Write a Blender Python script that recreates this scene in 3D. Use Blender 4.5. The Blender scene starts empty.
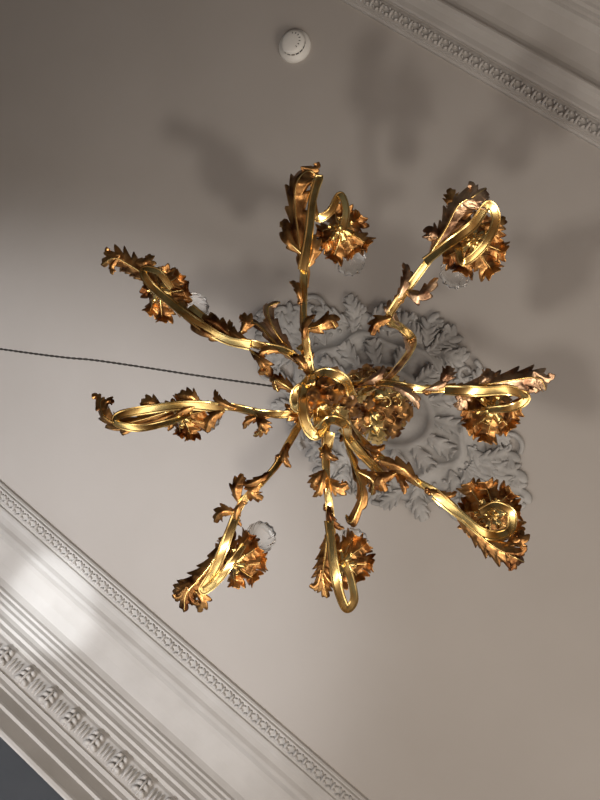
import bpy, math, random
from mathutils import Vector, Matrix
random.seed(4)
scene=bpy.context.scene
scene.view_settings.view_transform='Standard'
scene.view_settings.look='None'
pi=math.pi
# ---------------------------------------------------------------- camera calibration
F=650.0; CAMZ=1.5; H=3.0
Zc=Vector((150,-16,-650)).normalized()
Xc=Vector((-2647,1950,-650)); Xc=(Xc-Xc.dot(Zc)*Zc).normalized()
Yc=Zc.cross(Xc)
R=Matrix((Xc,Yc,Zc))
cam=bpy.data.cameras.new('camera'); co=bpy.data.objects.new('camera',cam)
scene.collection.objects.link(co)
cam.sensor_fit='VERTICAL'; cam.sensor_height=24; cam.sensor_width=18; cam.lens=F/800*24; cam.clip_start=0.02
co.matrix_world=Matrix.Translation((0,0,CAMZ))@R.to_4x4()
scene.camera=co
def U(px,py,z):
    """measured bearing + height above eye level -> room coordinates"""
    w=R@Vector((px-300,400-py,-F)); w=w*(z/w.z)
    return Vector((w.x,w.y,w.z+CAMZ))
# ---------------------------------------------------------------- materials
def mat(name,base,rough=.5,metal=0,bump=0,bscale=20,ncol=None,nscale=5,trans=0,lo=.35,hi=.65,detail=6,bdist=.01):
    m=bpy.data.materials.new(name); m.use_nodes=True
    nt=m.node_tree; b=nt.nodes['Principled BSDF']
    b.inputs['Base Color'].default_value=(*base,1); b.inputs['Roughness'].default_value=rough
    b.inputs['Metallic'].default_value=metal
    if trans: b.inputs['Transmission Weight'].default_value=trans
    tc=nt.nodes.new('ShaderNodeTexCoord')
    if ncol:
        n=nt.nodes.new('ShaderNodeTexNoise'); n.inputs['Scale'].default_value=nscale; n.inputs['Detail'].default_value=detail
        r=nt.nodes.new('ShaderNodeValToRGB')
        r.color_ramp.elements[0].position=lo; r.color_ramp.elements[1].position=hi
        r.color_ramp.elements[0].color=(*base,1); r.color_ramp.elements[1].color=(*ncol,1)
        nt.links.new(tc.outputs['Object'],n.inputs['Vector']); nt.links.new(n.outputs['Fac'],r.inputs['Fac'])
        nt.links.new(r.outputs['Color'],b.inputs['Base Color'])
    if bump:
        n2=nt.nodes.new('ShaderNodeTexNoise'); n2.inputs['Scale'].default_value=bscale; n2.inputs['Detail'].default_value=4
        bp=nt.nodes.new('ShaderNodeBump'); bp.inputs['Strength'].default_value=bump; bp.inputs['Distance'].default_value=bdist
        nt.links.new(tc.outputs['Object'],n2.inputs['Vector']); nt.links.new(n2.outputs['Fac'],bp.inputs['Height'])
        nt.links.new(bp.outputs['Normal'],b.inputs['Normal'])
    return m
M_ceil=mat('ceiling_paint',(.47,.435,.40),.85,ncol=(.51,.475,.44),nscale=1.2,bump=.04,bscale=60)
M_trim=mat('trim_paint',(.48,.455,.425),.6,ncol=(.53,.505,.475),nscale=6,bump=.04,bscale=80)
M_plaster=mat('rose_plaster',(.52,.505,.48),.75,ncol=(.34,.325,.305),nscale=9,bump=.1,bscale=70)
M_wall=mat('wall_paint',(.11,.13,.16),.8,ncol=(.14,.16,.19),nscale=2)
M_floor=mat('floor_wood',(.16,.08,.04),.4,ncol=(.26,.14,.07),nscale=4)
M_gold=mat('polished_gold',(.45,.25,.06),.27,1,ncol=(1.0,.74,.30),nscale=16,bump=.12,bscale=90,bdist=.002,lo=.30,hi=.58)
M_bronze=mat('gilt_bronze',(.12,.045,.016),.37,1,ncol=(.80,.43,.15),nscale=24,bump=.5,bscale=130,lo=.36,hi=.68,bdist=.002)
M_pale=mat('worn_gilt_bronze',(.18,.09,.05),.38,1,ncol=(.80,.54,.33),nscale=24,bump=.5,bscale=130,bdist=.002)
M_cable=mat('black_cord',(.02,.018,.016),.6)
M_white=mat('white_plastic',(.85,.83,.78),.35)
M_dark=mat('dark_slot',(.05,.05,.05),.6)
M_glass=mat('clear_glass',(.97,.97,.96),.03,trans=1)
M_socket=mat('ivory_candle_sleeve',(.75,.68,.5),.4)
# ---------------------------------------------------------------- mesh helpers
class MB:
    def __init__(s): s.v=[]; s.f=[]; s.m=[]
    def add(s,v,f,mi=0):
        o=len(s.v); s.v+=[tuple(p) for p in v]; s.f+=[tuple(i+o for i in q) for q in f]; s.m+=[mi]*len(f)
    def build(s,name,mats,parent=None,smooth=True,solid=0,split=0):
        me=bpy.data.meshes.new(name); me.from_pydata(s.v,[],s.f)
        for m in mats: me.materials.append(m)
        me.polygons.foreach_set('material_index',s.m)
        me.polygons.foreach_set('use_smooth',[smooth]*len(s.f)); me.update()
        ob=bpy.data.objects.new(name,me); scene.collection.objects.link(ob)
        if solid:
            md=ob.modifiers.new('thick','SOLIDIFY'); md.thickness=solid; md.offset=0
        if split:
            md=ob.modifiers.new('split','EDGE_SPLIT'); md.split_angle=math.radians(split)
        if parent:
            ob.parent=parent; ob.matrix_parent_inverse=Matrix.Translation(-parent.location)
        return ob
def spline(pts,n):
    P=[Vector(p) for p in pts]
    P=[2*P[0]-P[1]]+P+[2*P[-1]-P[-2]]
    segs=len(P)-3; out=[]
    for k in range(n+1):
        t=k/n*segs; i=min(int(t),segs-1); u=t-i
        a,b,c,d=P[i:i+4]
        out.append(.5*((2*b)+(c-a)*u+(2*a-5*b+4*c-d)*u*u+(3*b-a-3*c+d)*u**3))
    return out
def frames(C,up):
    out=[]; n=len(C); last=None
    for i in range(n):
        T=(C[min(i+1,n-1)]-C[max(i-1,0)])
        T=T.normalized() if T.length>1e-9 else Vector((1,0,0))
        S=T.cross(up)
        if S.length<.15 and last is not None: S=last-last.dot(T)*T
        if S.length<1e-6: S=T.orthogonal()
        S.normalize()
        if last is not None and S.dot(last)<-.3: S=-S
        last=S; out.append((T,S,S.cross(T)))
    return out
UPZ=Vector((0,0,1))
def tube(M,pts,rw,rh=None,n=40,seg=8,up=UPZ,mi=0,raw=False):
    C=pts if raw else spline(pts,n); n=len(C)-1
    fr=frames(C,up); v=[];f=[]
    for i,(c,(T,S,N)) in enumerate(zip(C,fr)):
        t=i/n; a=rw(t) if callable(rw) else rw
        b=a if rh is None else (rh(t) if callable(rh) else rh)
        for j in range(seg):
            an=2*pi*j/seg+pi/seg
            v.append(c+S*a*math.cos(an)+N*b*math.sin(an))
    for i in range(n):
        for j in range(seg):
            f.append((i*seg+j,i*seg+(j+1)%seg,(i+1)*seg+(j+1)%seg,(i+1)*seg+j))
    f.append(tuple(range(seg-1,-1,-1))); f.append(tuple(n*seg+j for j in range(seg)))
    M.add(v,f,mi)
def ribbon(M,pts,w,n=60,roll=None,chan=.0,mi=0):
    """flat strap with raised edge beads (channelled strip), free to twist"""
    C=spline(pts,n); fr=frames(C,UPZ); v=[];f=[]
    qs=((-1,.10),(-.80,.10),(-.62,-.03),(0,chan),(.62,-.03),(.80,.10),(1,.10)); m=len(qs)
    for i,(c,(T,S,N)) in enumerate(zip(C,fr)):
        t=i/n; a=w(t) if callable(w) else w
        r=roll(t) if roll else 0
        S2=S*math.cos(r)+N*math.sin(r); N2=N*math.cos(r)-S*math.sin(r)
        for q,h in qs: v.append(c+S2*a*q-N2*a*h)
    for i in range(n):
        for j in range(m-1):
            p=i*m+j; f.append((p,p+1,p+m+1,p+m))
    M.add(v,f,mi)
def leaf(M,pts,w,lobes=5,cup=.35,ruf=.15,up=UPZ,n=None,mi=0,deep=.6,peak=.45,sweep=.8,tw=0,res=9):
    n=n or lobes*res; C=spline(pts,n); fr=frames(C,up); m=5; v=[];f=[]
    cols=2*m+1
    a=peak/(1-peak)
    norm=(peak**(.8*a))*((1-peak)**.8)
    for i,(c,(T,S,N)) in enumerate(zip(C,fr)):
        t=i/n
        if tw:
            r=tw*t; S,N=S*math.cos(r)+N*math.sin(r),N*math.cos(r)-S*math.sin(r)
        prf=((t**(.8*a))*((1-t)**.8))/norm if 0<t<1 else 0
        prf=max(prf,.04)
        for j in range(-m,m+1):
            q=j/m; aq=abs(q)
            ph=(t*lobes+(.35 if q<0 else 0))%1.0
            g=(ph/.72)**.8 if ph<.72 else max(0,(1-ph)/.28)**.7
            lob=(1-deep)+deep*g
            ww=w*prf*(1-aq**1.4*(1-lob))
            z=cup*w*prf*aq*aq + ruf*w*prf*aq**1.2*(g-.5)*1.6 - .14*w*max(0,1-aq*3.2)*prf
            v.append(c+S*q*ww+T*(sweep*w*prf*aq**1.8*(.3+.7*g))+N*z)
    for i in range(n):
        for j in range(cols-1):
            p=i*cols+j; f.append((p,p+1,p+cols+1,p+cols))
    M.add(v,f,mi)
def lathe(M,c,prof,seg=24,mi=0,rib=0,nr=8,ax=None):
    """surface of revolution about a (possibly leaning) axis"""
    ax=(ax or UPZ).normalized(); e1=ax.orthogonal().normalized() if ax!=UPZ else Vector((1,0,0)); e2=ax.cross(e1)
    c=Vector(c); v=[];f=[];n=len(prof)
    for r,z in prof:
        for j in range(seg):
            a=2*pi*j/seg; rr=r*(1+rib*math.cos(nr*a))
            v.append(c+e1*rr*math.cos(a)+e2*rr*math.sin(a)+ax*z)
    for i in range(n-1):
        for j in range(seg):
            f.append((i*seg+j,i*seg+(j+1)%seg,(i+1)*seg+(j+1)%seg,(i+1)*seg+j))
    M.add(v,f,mi)
def ell(M,c,a,b,d,mi=0,nu=8,nv=5):
    c=Vector(c); v=[c+d];f=[]
    for i in range(1,nv):
        th=pi*i/nv
        for j in range(nu):
            ph=2*pi*j/nu
            v.append(c+d*math.cos(th)+(a*math.cos(ph)+b*math.sin(ph))*math.sin(th))
    v.append(c-d); L=len(v)-1
    for j in range(nu):
        f.append((0,1+j,1+(j+1)%nu)); f.append((L,L-nu+(j+1)%nu,L-nu+j))
    for i in range(nv-2):
        for j in range(nu):
            p=1+i*nu; f.append((p+j,p+nu+j,p+nu+(j+1)%nu,p+(j+1)%nu))
    M.add(v,f,mi)
# ---------------------------------------------------------------- room
X0,X1,Y0,Y1=-2.6,4.2,-1.632,1.305
WD=.61; ZC=CAMZ+H
def quadobj(name,vs,m):
    b=MB(); b.add(vs,[(0,1,2,3)]); return b.build(name,[m],smooth=False)
a0,a1,b0,b1=X0-WD,X1+WD,Y0-WD,Y1+WD
quadobj('ceiling',[(a0,b0,ZC),(a0,b1,ZC),(a1,b1,ZC),(a1,b0,ZC)],M_ceil)
quadobj('floor',[(a0,b0,0),(a1,b0,0),(a1,b1,0),(a0,b1,0)],M_floor)
quadobj('wall_south',[(a0,b0,0),(a1,b0,0),(a1,b0,ZC),(a0,b0,ZC)],M_wall)
quadobj('wall_north',[(a0,b1,0),(a1,b1,0),(a1,b1,ZC),(a0,b1,ZC)],M_wall)
quadobj('wall_west',[(a0,b0,0),(a0,b1,0),(a0,b1,ZC),(a0,b0,ZC)],M_wall)
quadobj('wall_east',[(a1,b0,0),(a1,b1,0),(a1,b1,ZC),(a1,b0,ZC)],M_wall)
prof=[(0,3.0),(0,2.982),(.006,2.976),(.012,2.976),(.015,2.964),(.075,2.964),(.078,2.972),(.088,2.974),(.09,2.962),(.098,2.958),
(.12,2.958),(.145,2.948),(.16,2.934),(.175,2.928),(.185,2.932),(.19,2.955),(.195,2.972),(.21,2.975),(.235,2.987),(.26,2.989),(.33,2.984),(.385,2.966),
(.405,2.945),(.408,2.928),(.42,2.926),(.424,2.908),(.436,2.901),(.44,2.886),(.455,2.881),(.464,2.866),(.468,2.846),(.482,2.842),(.486,2.818),(.498,2.812),(.505,2.815),(.509,2.800),
(.572,2.724),(.568,2.712),(.582,2.700),(.585,2.676),(.593,2.670),(.595,2.62),(.590,2.612),(.590,2.596),(.600,2.588),(.602,2.52),(.597,2.512),(.597,2.50),(.604,2.49),(.61,2.485)]
b=MB(); v=[];f=[]
for d,z in prof:
    z+=CAMZ
    v+=[(X0-d,Y0-d,z),(X1+d,Y0-d,z),(X1+d,Y1+d,z),(X0-d,Y1+d,z)]
for i in range(len(prof)-1):
    for j in range(4):
        f.append((i*4+j,i*4+(j+1)%4,(i+1)*4+(j+1)%4,(i+1)*4+j))
b.add(v,f); b.build('trim_1',[M_trim],smooth=False)
sides=[(Vector((X0,Y0,0)),Vector((1,0,0)),Vector((0,-1,0)),X1-X0),(Vector((X0,Y1,0)),Vector((1,0,0)),Vector((0,1,0)),X1-X0),
       (Vector((X0,Y0,0)),Vector((0,1,0)),Vector((-1,0,0)),Y1-Y0),(Vector((X1,Y0,0)),Vector((0,1,0)),Vector((1,0,0)),Y1-Y0)]
b=MB(); e=MB()
for o,al,ou,L in sides:
    n=int(L/.054)
    for k in range(n):
        c=o+al*((k+.5)*L/n)+ou*.045+Vector((0,0,CAMZ+2.963))
        dn=Vector((0,0,.017))
        ell(b,c,al*.009,ou*.023,dn,nu=8,nv=4)
        for sgn in(-1,1):
            ell(b,c+ou*.015*sgn+al*.017,(al*.010+ou*.008*sgn),(ou*.005-al*.003*sgn),dn*.9,nu=6,nv=4)
            ell(b,c+ou*.011*sgn-al*.016,(al*.008-ou*.006*sgn),(ou*.004+al*.003*sgn),dn*.8,nu=6,nv=4)
    Lo=L+1.0; n=int(Lo/.150); P=Lo/n
    across=(ou*.065+Vector((0,0,-.081))).normalized(); nor=(-ou*.081+Vector((0,0,-.065))).normalized()
    for k in range(n):
        c=o-al*.5+al*((k+.5)*P)+ou*.540+Vector((0,0,CAMZ+2.762))
        ell(e,c,al*.008,across*.046,nor*.034)
        for sgn in(-1,1):
            for h,wd in((-.030,.017),(-.004,.022),(.024,.021)):
                ell(e,c+al*.017*sgn+across*h,al*wd*sgn+across*.006,across*.014-al*.002*sgn,nor*.029,nu=8,nv=5)
        c2=c+al*P*.5
        for q in(-1,0,1):
            ell(e,c2+al*.021*q,al*.0075,across*.034,nor*.020,nu=8,nv=5)
b.build('trim_2',[M_trim]); e.build('trim_3',[M_trim])
# ---------------------------------------------------------------- ceiling rose
AX=Vector((.257,-.130,0))
rose=MB(); RC=Vector((AX.x,AX.y,ZC))
a_,b_=.51,.37
pr=[(1.0,0),(1.0,-.010),(.97,-.016),(.93,-.016),(.91,-.008),(.80,-.006),(.78,-.02),(.75,-.028),(.72,-.02),(.70,-.008),(.50,-.010),(.48,-.028),(.44,-.04),(.40,-.032),(.38,-.02),(.26,-.03),(.22,-.055),(.15,-.07),(.001,-.07)]
v=[];f=[];sg=72
for s,z in pr:
    for j in range(sg):
        an=2*pi*j/sg; wob=1+.06*math.cos(8*an)*(1 if s>.6 else 0)
        v.append((RC.x+a_*s*wob*math.cos(an),RC.y+b_*s*wob*math.sin(an),RC.z+z))
for i in range(len(pr)-1):
    for j in range(sg): f.append((i*sg+j,i*sg+(j+1)%sg,(i+1)*sg+(j+1)%sg,(i+1)*sg+j))
rose.add(v,f)
DN=Vector((0,0,-1))
def rp(s,an,z): return RC+Vector((a_*s*math.cos(an),b_*s*math.sin(an),z))
rl=MB()
for k in range(14):
    an=2*pi*k/14
    leaf(rl,[rp(.42,an,-.03),rp(.55,an,-.035),rp(.66,an,-.028),rp(.72,an,-.04)],.045,lobes=4,up=DN,cup=-.2,ruf=.2)
for k in range(14):
    an=2*pi*(k+.5)/14
    leaf(rl,[rp(.80,an,-.012),rp(.9,an+.06,-.026),rp(1.02,an+.12,-.022),rp(1.08,an+.24,-.03)],.040,lobes=4,up=DN,cup=-.2,ruf=.25)
for an0,s1,nn,wd in((0,1.45,6,.05),(pi,1.42,6,.05),(pi/2,1.22,4,.05),(-pi/2,1.22,4,.05)):
    for k in range(nn):
        u=(k-(nn-1)/2)/nn
        base=rp(.88,an0+u*.2,-.012)
        tip=rp(s1*(1-.45*abs(u)),an0+u*.75,-.03)
        mid=(base+tip)/2+Vector((0,0,-.022))
        curl=tip+(tip-base).normalized().cross(UPZ)*(.055*(1 if u>=0 else -1))+Vector((0,0,-.010))
        leaf(rl,[base,mid,tip,curl],wd,lobes=6,up=DN,cup=-.25,ruf=.25,deep=.7)
    for sgn in(-1,1):
        pts=[]
        cen=rp(s1*.80,an0+sgn*.42,-.016)
        for q in range(14):
            th=q/13*3.6*pi/1.6; r=.065*(1-q/15)
            pts.append(cen+Vector((r*math.cos(an0+sgn*th),r*math.sin(an0+sgn*th),-.003*q/3)))
        tube(rl,pts,lambda t:.009*(1-.5*t),n=50,seg=8)
for an0 in(pi/4,3*pi/4,-pi/4,-3*pi/4):
    for u in(-.35,0,.35):
        base=rp(.9,an0+u*.3,-.01); tip=rp(1.22-.2*abs(u),an0+u,-.026)
        leaf(rl,[base,(base+tip)/2+Vector((0,0,-.018)),tip],.042,lobes=4,up=DN,cup=-.2,ruf=.2)
for k in range(48):
    an=2*pi*k/48
    ell(rose,rp(.86,an,-.012),Vector((.010,0,0)),Vector((0,.010,0)),Vector((0,0,.010)),nu=8,nv=4)
ro=bpy.data.objects.new('ceiling_rose',None); scene.collection.objects.link(ro); ro.location=RC
rose.build('medallion_base',[M_plaster],ro); rl.build('medallion_foliage',[M_plaster],ro,solid=.006)
# ---------------------------------------------------------------- smoke detector
d=MB(); c=U(295,47,3.0)
lathe(d,c,[(.078,0),(.078,-.012),(.074,-.018),(.060,-.020),(.058,-.030)],40,0)
lathe(d,c,[(.050,-.018),(.050,-.040)],40,1)
lathe(d,c,[(.058,-.040),(.058,-.046),(.045,-.056),(.020,-.060),(.001,-.060)],40,0)
lathe(d,c,[(.050,-.040),(.058,-.040)],40,0)
for k in range(16):
    an=2*pi*k/16; p=c+Vector((.055*math.cos(an),.055*math.sin(an),-.031))
    ell(d,p,Vector((math.cos(an),math.sin(an),0))*.004,Vector((-math.sin(an),math.cos(an),0))*.003,Vector((0,0,.012)),0,nu=6,nv=4)
for k in range(7):
    an=k*.42+1; ell(d,c+Vector((.036*math.cos(an),.036*math.sin(an),-.057)),Vector((.006*math.cos(an),.006*math.sin(an),0)),Vector((-math.sin(an),math.cos(an),0))*.0022,Vector((0,0,.003)),1,nu=6,nv=4)
d.build('smoke_detector',[M_white,M_dark])
# ---------------------------------------------------------------- chandelier
ch=bpy.data.objects.new('chandelier',None); scene.collection.objects.link(ch)
ch.location=(AX.x,AX.y,CAMZ+1.45)
G=MB(); L=MB(); B=MB(); K=MB(); S_=MB()
PX=1.45/650
def W(pts): return [U(*p) for p in pts]
def rosette(c,r,rot=0):
    n=8
    for k in range(n):
        a=rot+2*pi*k/n+random.uniform(-.12,.12)
        dr=Vector((math.cos(a),math.sin(a),0)); q=r*random.uniform(.88,1.12); sd=Vector((-dr.y,dr.x,0))*random.uniform(-.22,.22)*q
        dz=.006*(k%2)
        leaf(L,[c+dr*.10*q+UPZ*(dz-.020),c+dr*.42*q+UPZ*(dz-.012),c+dr*.78*q+UPZ*(dz+.008)+sd*.5,c+dr*1.06*q+UPZ*(dz-.004)+sd],.46*r,lobes=5,mi=1,ruf=.16,cup=.25,deep=.50,peak=.60,sweep=.55,res=9)
        tube(G,[c+dr*.10*q-UPZ*.022,c+dr*.45*q-UPZ*.015,c+dr*.9*q+UPZ*.003+sd*.8],lambda t:.0025*(1-.6*t),n=10,seg=6,mi=0)
    for k in range(6):
        a=rot+.4+2*pi*k/6
        dr=Vector((math.cos(a),math.sin(a),0))
        leaf(L,[c+dr*.05*r+UPZ*-.036,c+dr*.2*r+UPZ*-.033,c+dr*.40*r+UPZ*-.024,c+dr*.52*r+UPZ*-.026],.16*r,lobes=3,mi=0,ruf=.1,cup=.3,res=8)
    lathe(G,c,[(.001,-.050),(.006,-.046),(.009,-.038),(.005,-.030),(.012,-.022),(.018,-.012),(.020,.004),(.016,.012)],16,0)
def bulb(c,lean):
    # candle socket leans slightly in towards the chandelier's axis
    inn=Vector((AX.x-c.x,AX.y-c.y,0)).normalized()
    ax=(UPZ+inn*lean).normalized()
    lathe(K,c,[(.013,.0),(.014,.012),(.0115,.016),(.0115,.070),(.011,.074)],16,0,ax=ax)
    lathe(G,c,[(.020,.004),(.024,.014),(.016,.020),(.013,.03)],16,0,ax=ax)
    o=c+ax*.072
    lathe(B,o,[(.001,.0),(.013,.001),(.016,.010),(.028,.020),(.036,.036),(.039,.054),(.035,.072),(.025,.087),(.012,.094),(.001,.096)],48,0,rib=.06,nr=12,ax=ax)
def leaflets(pts,mi,size=.055,step=5,n=22,start=3):
    C=spline(W(pts),n); fr=frames(C,UPZ); s=1
    for i in range(start,n-1,step):
        T,S,N=fr[i]; s=-s; l=size*random.uniform(.85,1.25)
        p=C[i]-UPZ*.008
        leaf(L,[p-T*l*.35,p+T*l*.2+S*s*l*.10-UPZ*.012,p+T*l*.65+S*s*l*.30-UPZ*.008,p+T*l*.85+S*s*l*.62+UPZ*.004],l*.20,lobes=4,mi=mi,deep=.5)
arms=[
# N
dict(stem=[(338,402,1.56),(316,388,1.46),(306,350,1.42),(303,310,1.42),(303,268,1.43)],
 leaf=[(304,285,1.43),(299,240,1.41),(295,205,1.40),(297,182,1.39),(308,171,1.41),(319,177,1.43)],lw=.034,
 strip=[(303,270,1.41),(309,235,1.40),(313,200,1.39),(319,178,1.39),(313,196,1.41),(317,217,1.42),(330,212,1.42),(340,195,1.42),(346,210,1.41),(343,230,1.41)],
 cup=(343,233,1.45),cr=26,mi=1,lean=.25,extra=[[(303,255,1.41),(288,240,1.40),(286,225,1.41),(280,222,1.42)],[(308,268,1.41),(314,248,1.40),(310,235,1.40)]]),
# NE
dict(stem=[(352,398,1.80),(382,383,1.72),(402,362,1.60),(412,342,1.52),(400,328,1.48),(388,318,1.44),(410,285,1.43),(436,250,1.43)],
 leaf=[(428,258,1.42),(445,230,1.40),(458,206,1.39),(474,196,1.38),(486,188,1.40)],lw=.036,
 strip=[(425,262,1.41),(448,244,1.40),(472,226,1.39),(488,205,1.39),(496,220,1.40),(484,245,1.40),(464,262,1.40),(458,248,1.41)],
 cup=(473,244,1.45),cr=30,mi=2,lean=.40,extra=[[(455,215,1.41),(452,200,1.40),(450,188,1.41)],[(480,225,1.42),(495,225,1.41),(505,217,1.42)],[(405,290,1.42),(420,295,1.41),(438,278,1.42)],[(392,318,1.42),(378,322,1.41),(371,335,1.42)],[(440,240,1.41),(432,232,1.40),(428,240,1.41)]]),
# E
dict(stem=[(335,392,1.56),(352,386,1.48),(385,384,1.44),(420,390,1.43),(455,388,1.43)],
 leaf=[(445,390,1.42),(478,386,1.41),(512,380,1.39),(538,378,1.38),(546,390,1.40)],lw=.031,
 strip=[(445,390,1.41),(478,391,1.40),(508,390,1.39),(526,397,1.40),(514,407,1.40),(488,410,1.40)],
 cup=(491,410,1.45),cr=27,mi=2,lean=.05,extra=[[(440,385,1.42),(447,375,1.41),(450,366,1.42)],[(478,385,1.41),(486,378,1.40),(490,369,1.41)],[(455,392,1.41),(462,400,1.41),(458,410,1.42)]]),
# SE
dict(stem=[(345,412,1.75),(352,430,1.62),(372,452,1.52),(398,472,1.45),(430,490,1.43),(455,510,1.43)],
 leaf=[(448,505,1.42),(472,528,1.40),(492,545,1.39),(512,556,1.38),(524,562,1.40)],lw=.031,
 strip=[(435,494,1.41),(462,516,1.40),(486,534,1.39),(508,532,1.40),(512,514,1.40),(496,505,1.40),(480,512,1.40)],
 cup=(490,512,1.45),cr=29,mi=1,lean=.15,extra=[[(398,472,1.43),(382,480,1.42),(385,492,1.43)],[(505,545,1.41),(520,540,1.40),(518,530,1.41)],[(420,485,1.42),(402,468,1.41),(380,460,1.42)]]),
# S
dict(stem=[(333,412,1.56),(325,430,1.46),(325,462,1.42),(328,500,1.42),(331,535,1.43)],
 leaf=[(328,530,1.42),(325,556,1.41),(323,578,1.40),(327,598,1.40)],lw=.026,
 strip=[(329,520,1.41),(333,556,1.39),(338,588,1.38),(346,608,1.38),(354,600,1.39),(351,580,1.40),(345,562,1.41)],
 cup=(345,560,1.45),cr=25,mi=1,lean=.08,extra=[[(327,478,1.41),(338,488,1.40),(348,484,1.41)],[(326,470,1.41),(316,480,1.40),(314,490,1.41)]]),
# SW
dict(stem=[(328,406,1.62),(304,420,1.48),(290,440,1.44),(276,466,1.42),(258,486,1.42),(240,505,1.42),(228,535,1.43)],
 leaf=[(226,535,1.42),(212,562,1.41),(198,580,1.40),(186,594,1.39),(184,612,1.40)],lw=.032,
 strip=[(238,510,1.41),(226,542,1.40),(214,570,1.39),(203,590,1.39),(216,582,1.39),(232,562,1.40),(244,545,1.41)],
 cup=(238,560,1.45),cr=26,mi=1,lean=.28,extra=[[(262,482,1.41),(252,492,1.40),(262,500,1.41)],[(240,505,1.41),(236,488,1.40),(243,474,1.41)],[(236,512,1.41),(222,512,1.40),(214,522,1.41)],[(190,585,1.40),(180,588,1.40),(174,596,1.41)],[(195,590,1.40),(202,600,1.40),(198,612,1.41)]]),
# W
dict(stem=[(325,402,1.56),(292,414,1.46),(262,414,1.43),(232,408,1.42),(200,405,1.42),(180,408,1.42)],
 leaf=[(170,411,1.42),(140,420,1.41),(120,424,1.40),(105,417,1.39),(100,404,1.40),(104,397,1.41)],lw=.025,
 strip=[(225,408,1.41),(185,405,1.40),(150,409,1.40),(120,415,1.39),(116,423,1.39),(140,428,1.40),(170,422,1.40),(190,414,1.41)],
 cup=(186,416,1.45),cr=24,mi=1,lean=.0,extra=[[(165,410,1.41),(150,402,1.40),(140,404,1.41)],[(200,404,1.41),(190,396,1.40),(178,394,1.41)],[(225,410,1.41),(212,418,1.40),(206,432,1.41)],[(255,414,1.41),(262,424,1.40),(266,432,1.41)]]),
# NW
dict(stem=[(328,396,1.62),(305,368,1.48),(285,352,1.43),(258,346,1.42),(238,340,1.42),(212,325,1.42),(190,308,1.42)],
 leaf=[(160,290,1.42),(146,276,1.41),(128,264,1.40),(114,258,1.39),(101,265,1.40)],lw=.031,
 strip=[(250,345,1.40),(225,339,1.40),(195,321,1.40),(170,302,1.40),(150,284,1.39),(143,270,1.39),(158,272,1.40),(172,288,1.41)],
 cup=(164,293,1.45),cr=26,mi=1,lean=.22,extra=[[(240,335,1.41),(246,322,1.40),(240,315,1.41)],[(250,350,1.41),(262,362,1.40),(266,370,1.41),(258,372,1.42)],[(130,262,1.41),(145,262,1.40),(150,254,1.41)],[(230,340,1.41),(205,332,1.40),(185,312,1.41),(178,300,1.42)],[(235,342,1.41),(215,322,1.40),(195,318,1.41)]]),
]
for ai,A in enumerate(arms):
    mi=A['mi']
    st=W(A['stem'])
    tube(G,st,lambda t:.0078+.0008*math.sin(t*30),n=70,seg=10,mi=1)
    ribbon(S_,W([(x+1,y-1,z-.011) for x,y,z in A['stem']]),.0085,n=60,roll=lambda t:.6*math.sin(t*11+ai),mi=0)
    ribbon(S_,W(A['strip']),lambda t:.0120*(1-.35*t),n=90,roll=lambda t:.55*math.sin(t*9+ai),mi=0)
    leaf(L,W(A['leaf']),A['lw'],lobes=8,mi=mi,deep=.62,ruf=.25,cup=.4,peak=.5,tw=.3)
    tube(G,W([(x,y,z-.004) for x,y,z in A['leaf']]),lambda t:.0032*(1-.7*t),n=30,seg=6,mi=0)
    leaf(L,W([(x+4,y+3,z+.014) for x,y,z in A['leaf'][:-1]]),A['lw']*.8,lobes=6,mi=1,deep=.65,ruf=.2,cup=.2,peak=.5)
    e0,e1=W(A['leaf'])[-2:]
    T=(e1-e0).normalized(); Sd=T.cross(UPZ)
    for s in(-1,1):
        leaf(L,[e0-T*.02,e0+T*.008+Sd*s*.012,e0+T*.016+Sd*s*.024,e0+T*.010+Sd*s*.032],.010,lobes=3,mi=mi,deep=.5)
    for ex in A['extra']:
        leaf(L,W(ex),.019,lobes=4,mi=random.choice((mi,1)),deep=.55,ruf=.2,cup=.35)
        tube(G,W([ex[0],ex[1],ex[-1]]),lambda t:.0030*(1-.6*t),n=12,seg=6,mi=0)
    leaflets(A['stem'],mi if mi==2 else 1)
    C=spline(st,20)
    for i in(9,16):
        for q in range(6):
            a=q*pi/3; ell(G,C[i]+Vector((.006*math.cos(a),.006*math.sin(a),-.004)),Vector((.007,0,0)),Vector((0,.007,0)),Vector((0,0,.009)),1)
    c=U(*A['cup']); rosette(c,A['cr']*PX,random.random())
    bulb(c+Vector((0,0,.008)),A['lean'])
# free curls around the hub
for pts,mi,w in [
 ([(300,362,1.46),(285,345,1.44),(272,325,1.43),(268,308,1.44),(280,302,1.45)],2,.018),
 ([(298,362,1.45),(280,348,1.43),(262,328,1.43),(245,318,1.44)],2,.014),
 ([(300,330,1.45),(318,326,1.44),(330,320,1.44),(336,328,1.45)],1,.022),
 ([(345,440,1.55),(356,470,1.5),(362,495,1.48),(352,522,1.48),(346,515,1.49)],1,.016),
 ([(340,430,1.6),(362,452,1.55),(382,470,1.52),(386,482,1.53)],2,.018),
 ([(355,470,1.5),(372,480,1.5),(372,495,1.52)],1,.020),
 ([(300,395,1.45),(285,385,1.43),(275,380,1.43),(278,392,1.44)],1,.018),
 ([(255,415,1.42),(262,428,1.41),(254,436,1.42)],1,.014)]:
    leaf(L,W(pts),w,lobes=5,mi=mi,deep=.5)
    tube(G,W(pts),lambda t:.005*(1-.5*t),n=24,seg=6,mi=0)
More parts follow.
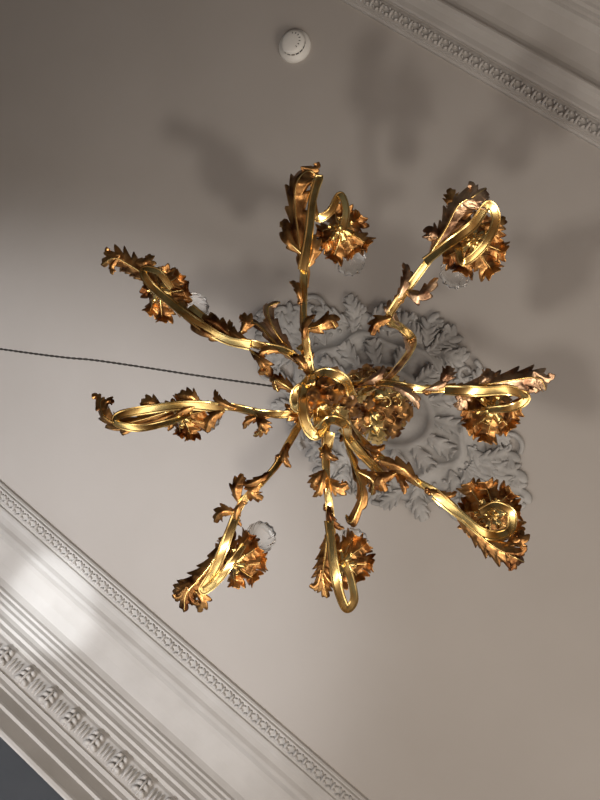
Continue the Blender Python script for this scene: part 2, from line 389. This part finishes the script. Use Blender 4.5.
# hub loops of flat polished strip
for pts in [
 [(312,378,1.42),(304,388,1.38),(303,412,1.37),(309,430,1.38),(318,434,1.40),(318,410,1.42),(315,388,1.43)],
 [(318,432,1.40),(330,420,1.38),(345,425,1.42),(350,440,1.5),(375,468,1.52),(384,480,1.5)],
 [(310,380,1.42),(325,372,1.40),(345,380,1.42),(352,395,1.46)],
 [(305,410,1.40),(295,405,1.40),(298,390,1.40),(310,384,1.40)],
 [(303,370,1.43),(306,352,1.42),(300,345,1.42)],
 [(330,432,1.42),(326,450,1.42),(322,446,1.42)]]:
    ribbon(S_,W(pts),.0115,n=50,roll=lambda t:.5*math.sin(t*6),mi=0)
# axis: finial, hub, stem, ornate upper body, canopy
ac=Vector((AX.x,AX.y,CAMZ))
lathe(G,ac,[(.001,1.335),(.010,1.345),(.016,1.36),(.010,1.375),(.018,1.385),(.030,1.405),(.035,1.43),(.030,1.455),(.02,1.47),(.026,1.49),(.030,1.52),(.022,1.56),(.012,1.59),(.012,1.68),(.026,1.70),(.03,1.73),(.018,1.77),(.011,1.80),(.011,2.0),(.02,2.02),(.011,2.05),(.011,2.25)],32,1,rib=.05,nr=8)
lathe(G,ac,[(.011,2.25),(.03,2.26),(.06,2.30),(.095,2.37),(.108,2.44),(.10,2.52),(.07,2.60),(.045,2.66),(.03,2.72),(.02,2.80),(.06,2.86),(.095,2.91),(.10,2.935)],60,1,rib=.07,nr=10)
for z,n,r,w in((1.40,6,.05,.02),(1.47,7,.07,.024),(1.56,6,.06,.022),(1.74,7,.06,.022),(2.03,6,.05,.02),(2.27,8,.09,.03),(2.34,9,.13,.04),(2.44,10,.145,.045),(2.55,9,.12,.04),(2.86,9,.12,.04)):
    for k in range(n):
        a=2*pi*(k+random.random()*.3)/n+z*7; dr=Vector((math.cos(a),math.sin(a),0)); up=Vector((0,0,1)); c=ac+Vector((0,0,z))
        leaf(L,[c+dr*r*.15,c+dr*r*.55-up*.02,c+dr*r*.9-up*.0,c+dr*r*1.08+up*.025],w,lobes=4,mi=1 if k%3 else 0,deep=.55,ruf=.2)
    if z>2.2 and z<2.7:
        for k in range(n):
            a=2*pi*(k+.5)/n+z*3; dr=Vector((math.cos(a),math.sin(a),0)); c=ac+Vector((0,0,z))
            pts=[c+dr*(r*.75)+Vector((.024*math.cos(q*1.1),.024*math.sin(q*1.1),0))*(1-q/9)-Vector((0,0,.01)) for q in range(8)]
            tube(G,pts,.0035,n=24,seg=6,mi=1 if k%2 else 0)
G.build('arms_and_stem',[M_gold,M_bronze,M_pale],ch)
S_.build('scroll_ribbons',[M_gold],ch,solid=.0035,split=30)
L.build('acanthus_leaves',[M_gold,M_bronze,M_pale],ch,solid=.0016)
B.build('glass_bulbs',[M_glass],ch)
K.build('candle_sockets',[M_socket],ch)
# ---------------------------------------------------------------- twisted cable
C=spline(W([(306,394,1.475),(300,392,1.48),(270,386,1.46),(200,376,1.42),(100,361,1.36),(0,349,1.32)])+[Vector((2.0,-1.03,CAMZ+1.30)),Vector((3.7,-1.85,CAMZ+2.1)),Vector((4.0,Y0-.468,CAMZ+2.862))],1200)
fr=frames(C,UPZ); cb=MB()
acc=[0]
for i in range(1,len(C)): acc.append(acc[-1]+(C[i]-C[i-1]).length)
for ph in(0,pi):
    pts=[C[i]+(fr[i][1]*math.cos(acc[i]*2*pi/.026+ph)+fr[i][2]*math.sin(acc[i]*2*pi/.026+ph))*.0014 for i in range(len(C))]
    tube(cb,pts,.0014,seg=5,raw=True)
ell(cb,C[-1],Vector((.02,0,0)),Vector((0,.01,0)),Vector((0,0,.02)))
cb.build('twisted_power_cable',[M_cable])
# ---------------------------------------------------------------- lights
def light(kind,name,loc,energy,col,**kw):
    l=bpy.data.lights.new(name,kind); l.energy=energy; l.color=col
    tgt=kw.pop('target',None)
    for k,val in kw.items(): setattr(l,k,val)
    o=bpy.data.objects.new(name,l); o.location=loc; scene.collection.objects.link(o)
    if tgt: o.rotation_euler=(Vector(tgt)-Vector(loc)).to_track_quat('-Z','Y').to_euler()
    return o
light('POINT','table_lamp_light',(-.10,-.62,CAMZ),60,(1,.93,.84),shadow_soft_size=.05)
light('AREA','fill_light_end',(a0+.05,-.2,1.9),125,(1,.88,.76),shape='RECTANGLE',size=3.4,size_y=2.6,target=(2,0,2.6))  # added warm fill at the west end; no window is modelled there
light('AREA','fill_light_side',(-.2,b0+.05,1.3),45,(1,.93,.86),shape='RECTANGLE',size=3.2,size_y=2.0,target=(-.2,0,2.8))  # added wide fill off the south wall, softens the ceiling shadows
light('SPOT','uplight',(1.3,-2.1,1.4),240,(.95,.96,1),spot_size=math.radians(72),spot_blend=.6,shadow_soft_size=.05,target=(1.3,-2.1,4.5))
light('SPOT','cornice_spot',(1.40,-1.25,2.3),150,(.90,.95,1),spot_size=math.radians(15),spot_blend=.7,shadow_soft_size=.04,target=(1.05,-1.93,4.45))  # unseen narrow spot, added for the bright patch on the south cornice
w=bpy.data.worlds.new('world'); scene.world=w; w.use_nodes=True
w.node_tree.nodes['Background'].inputs[0].default_value=(.6,.62,.7,1); w.node_tree.nodes['Background'].inputs[1].default_value=.2
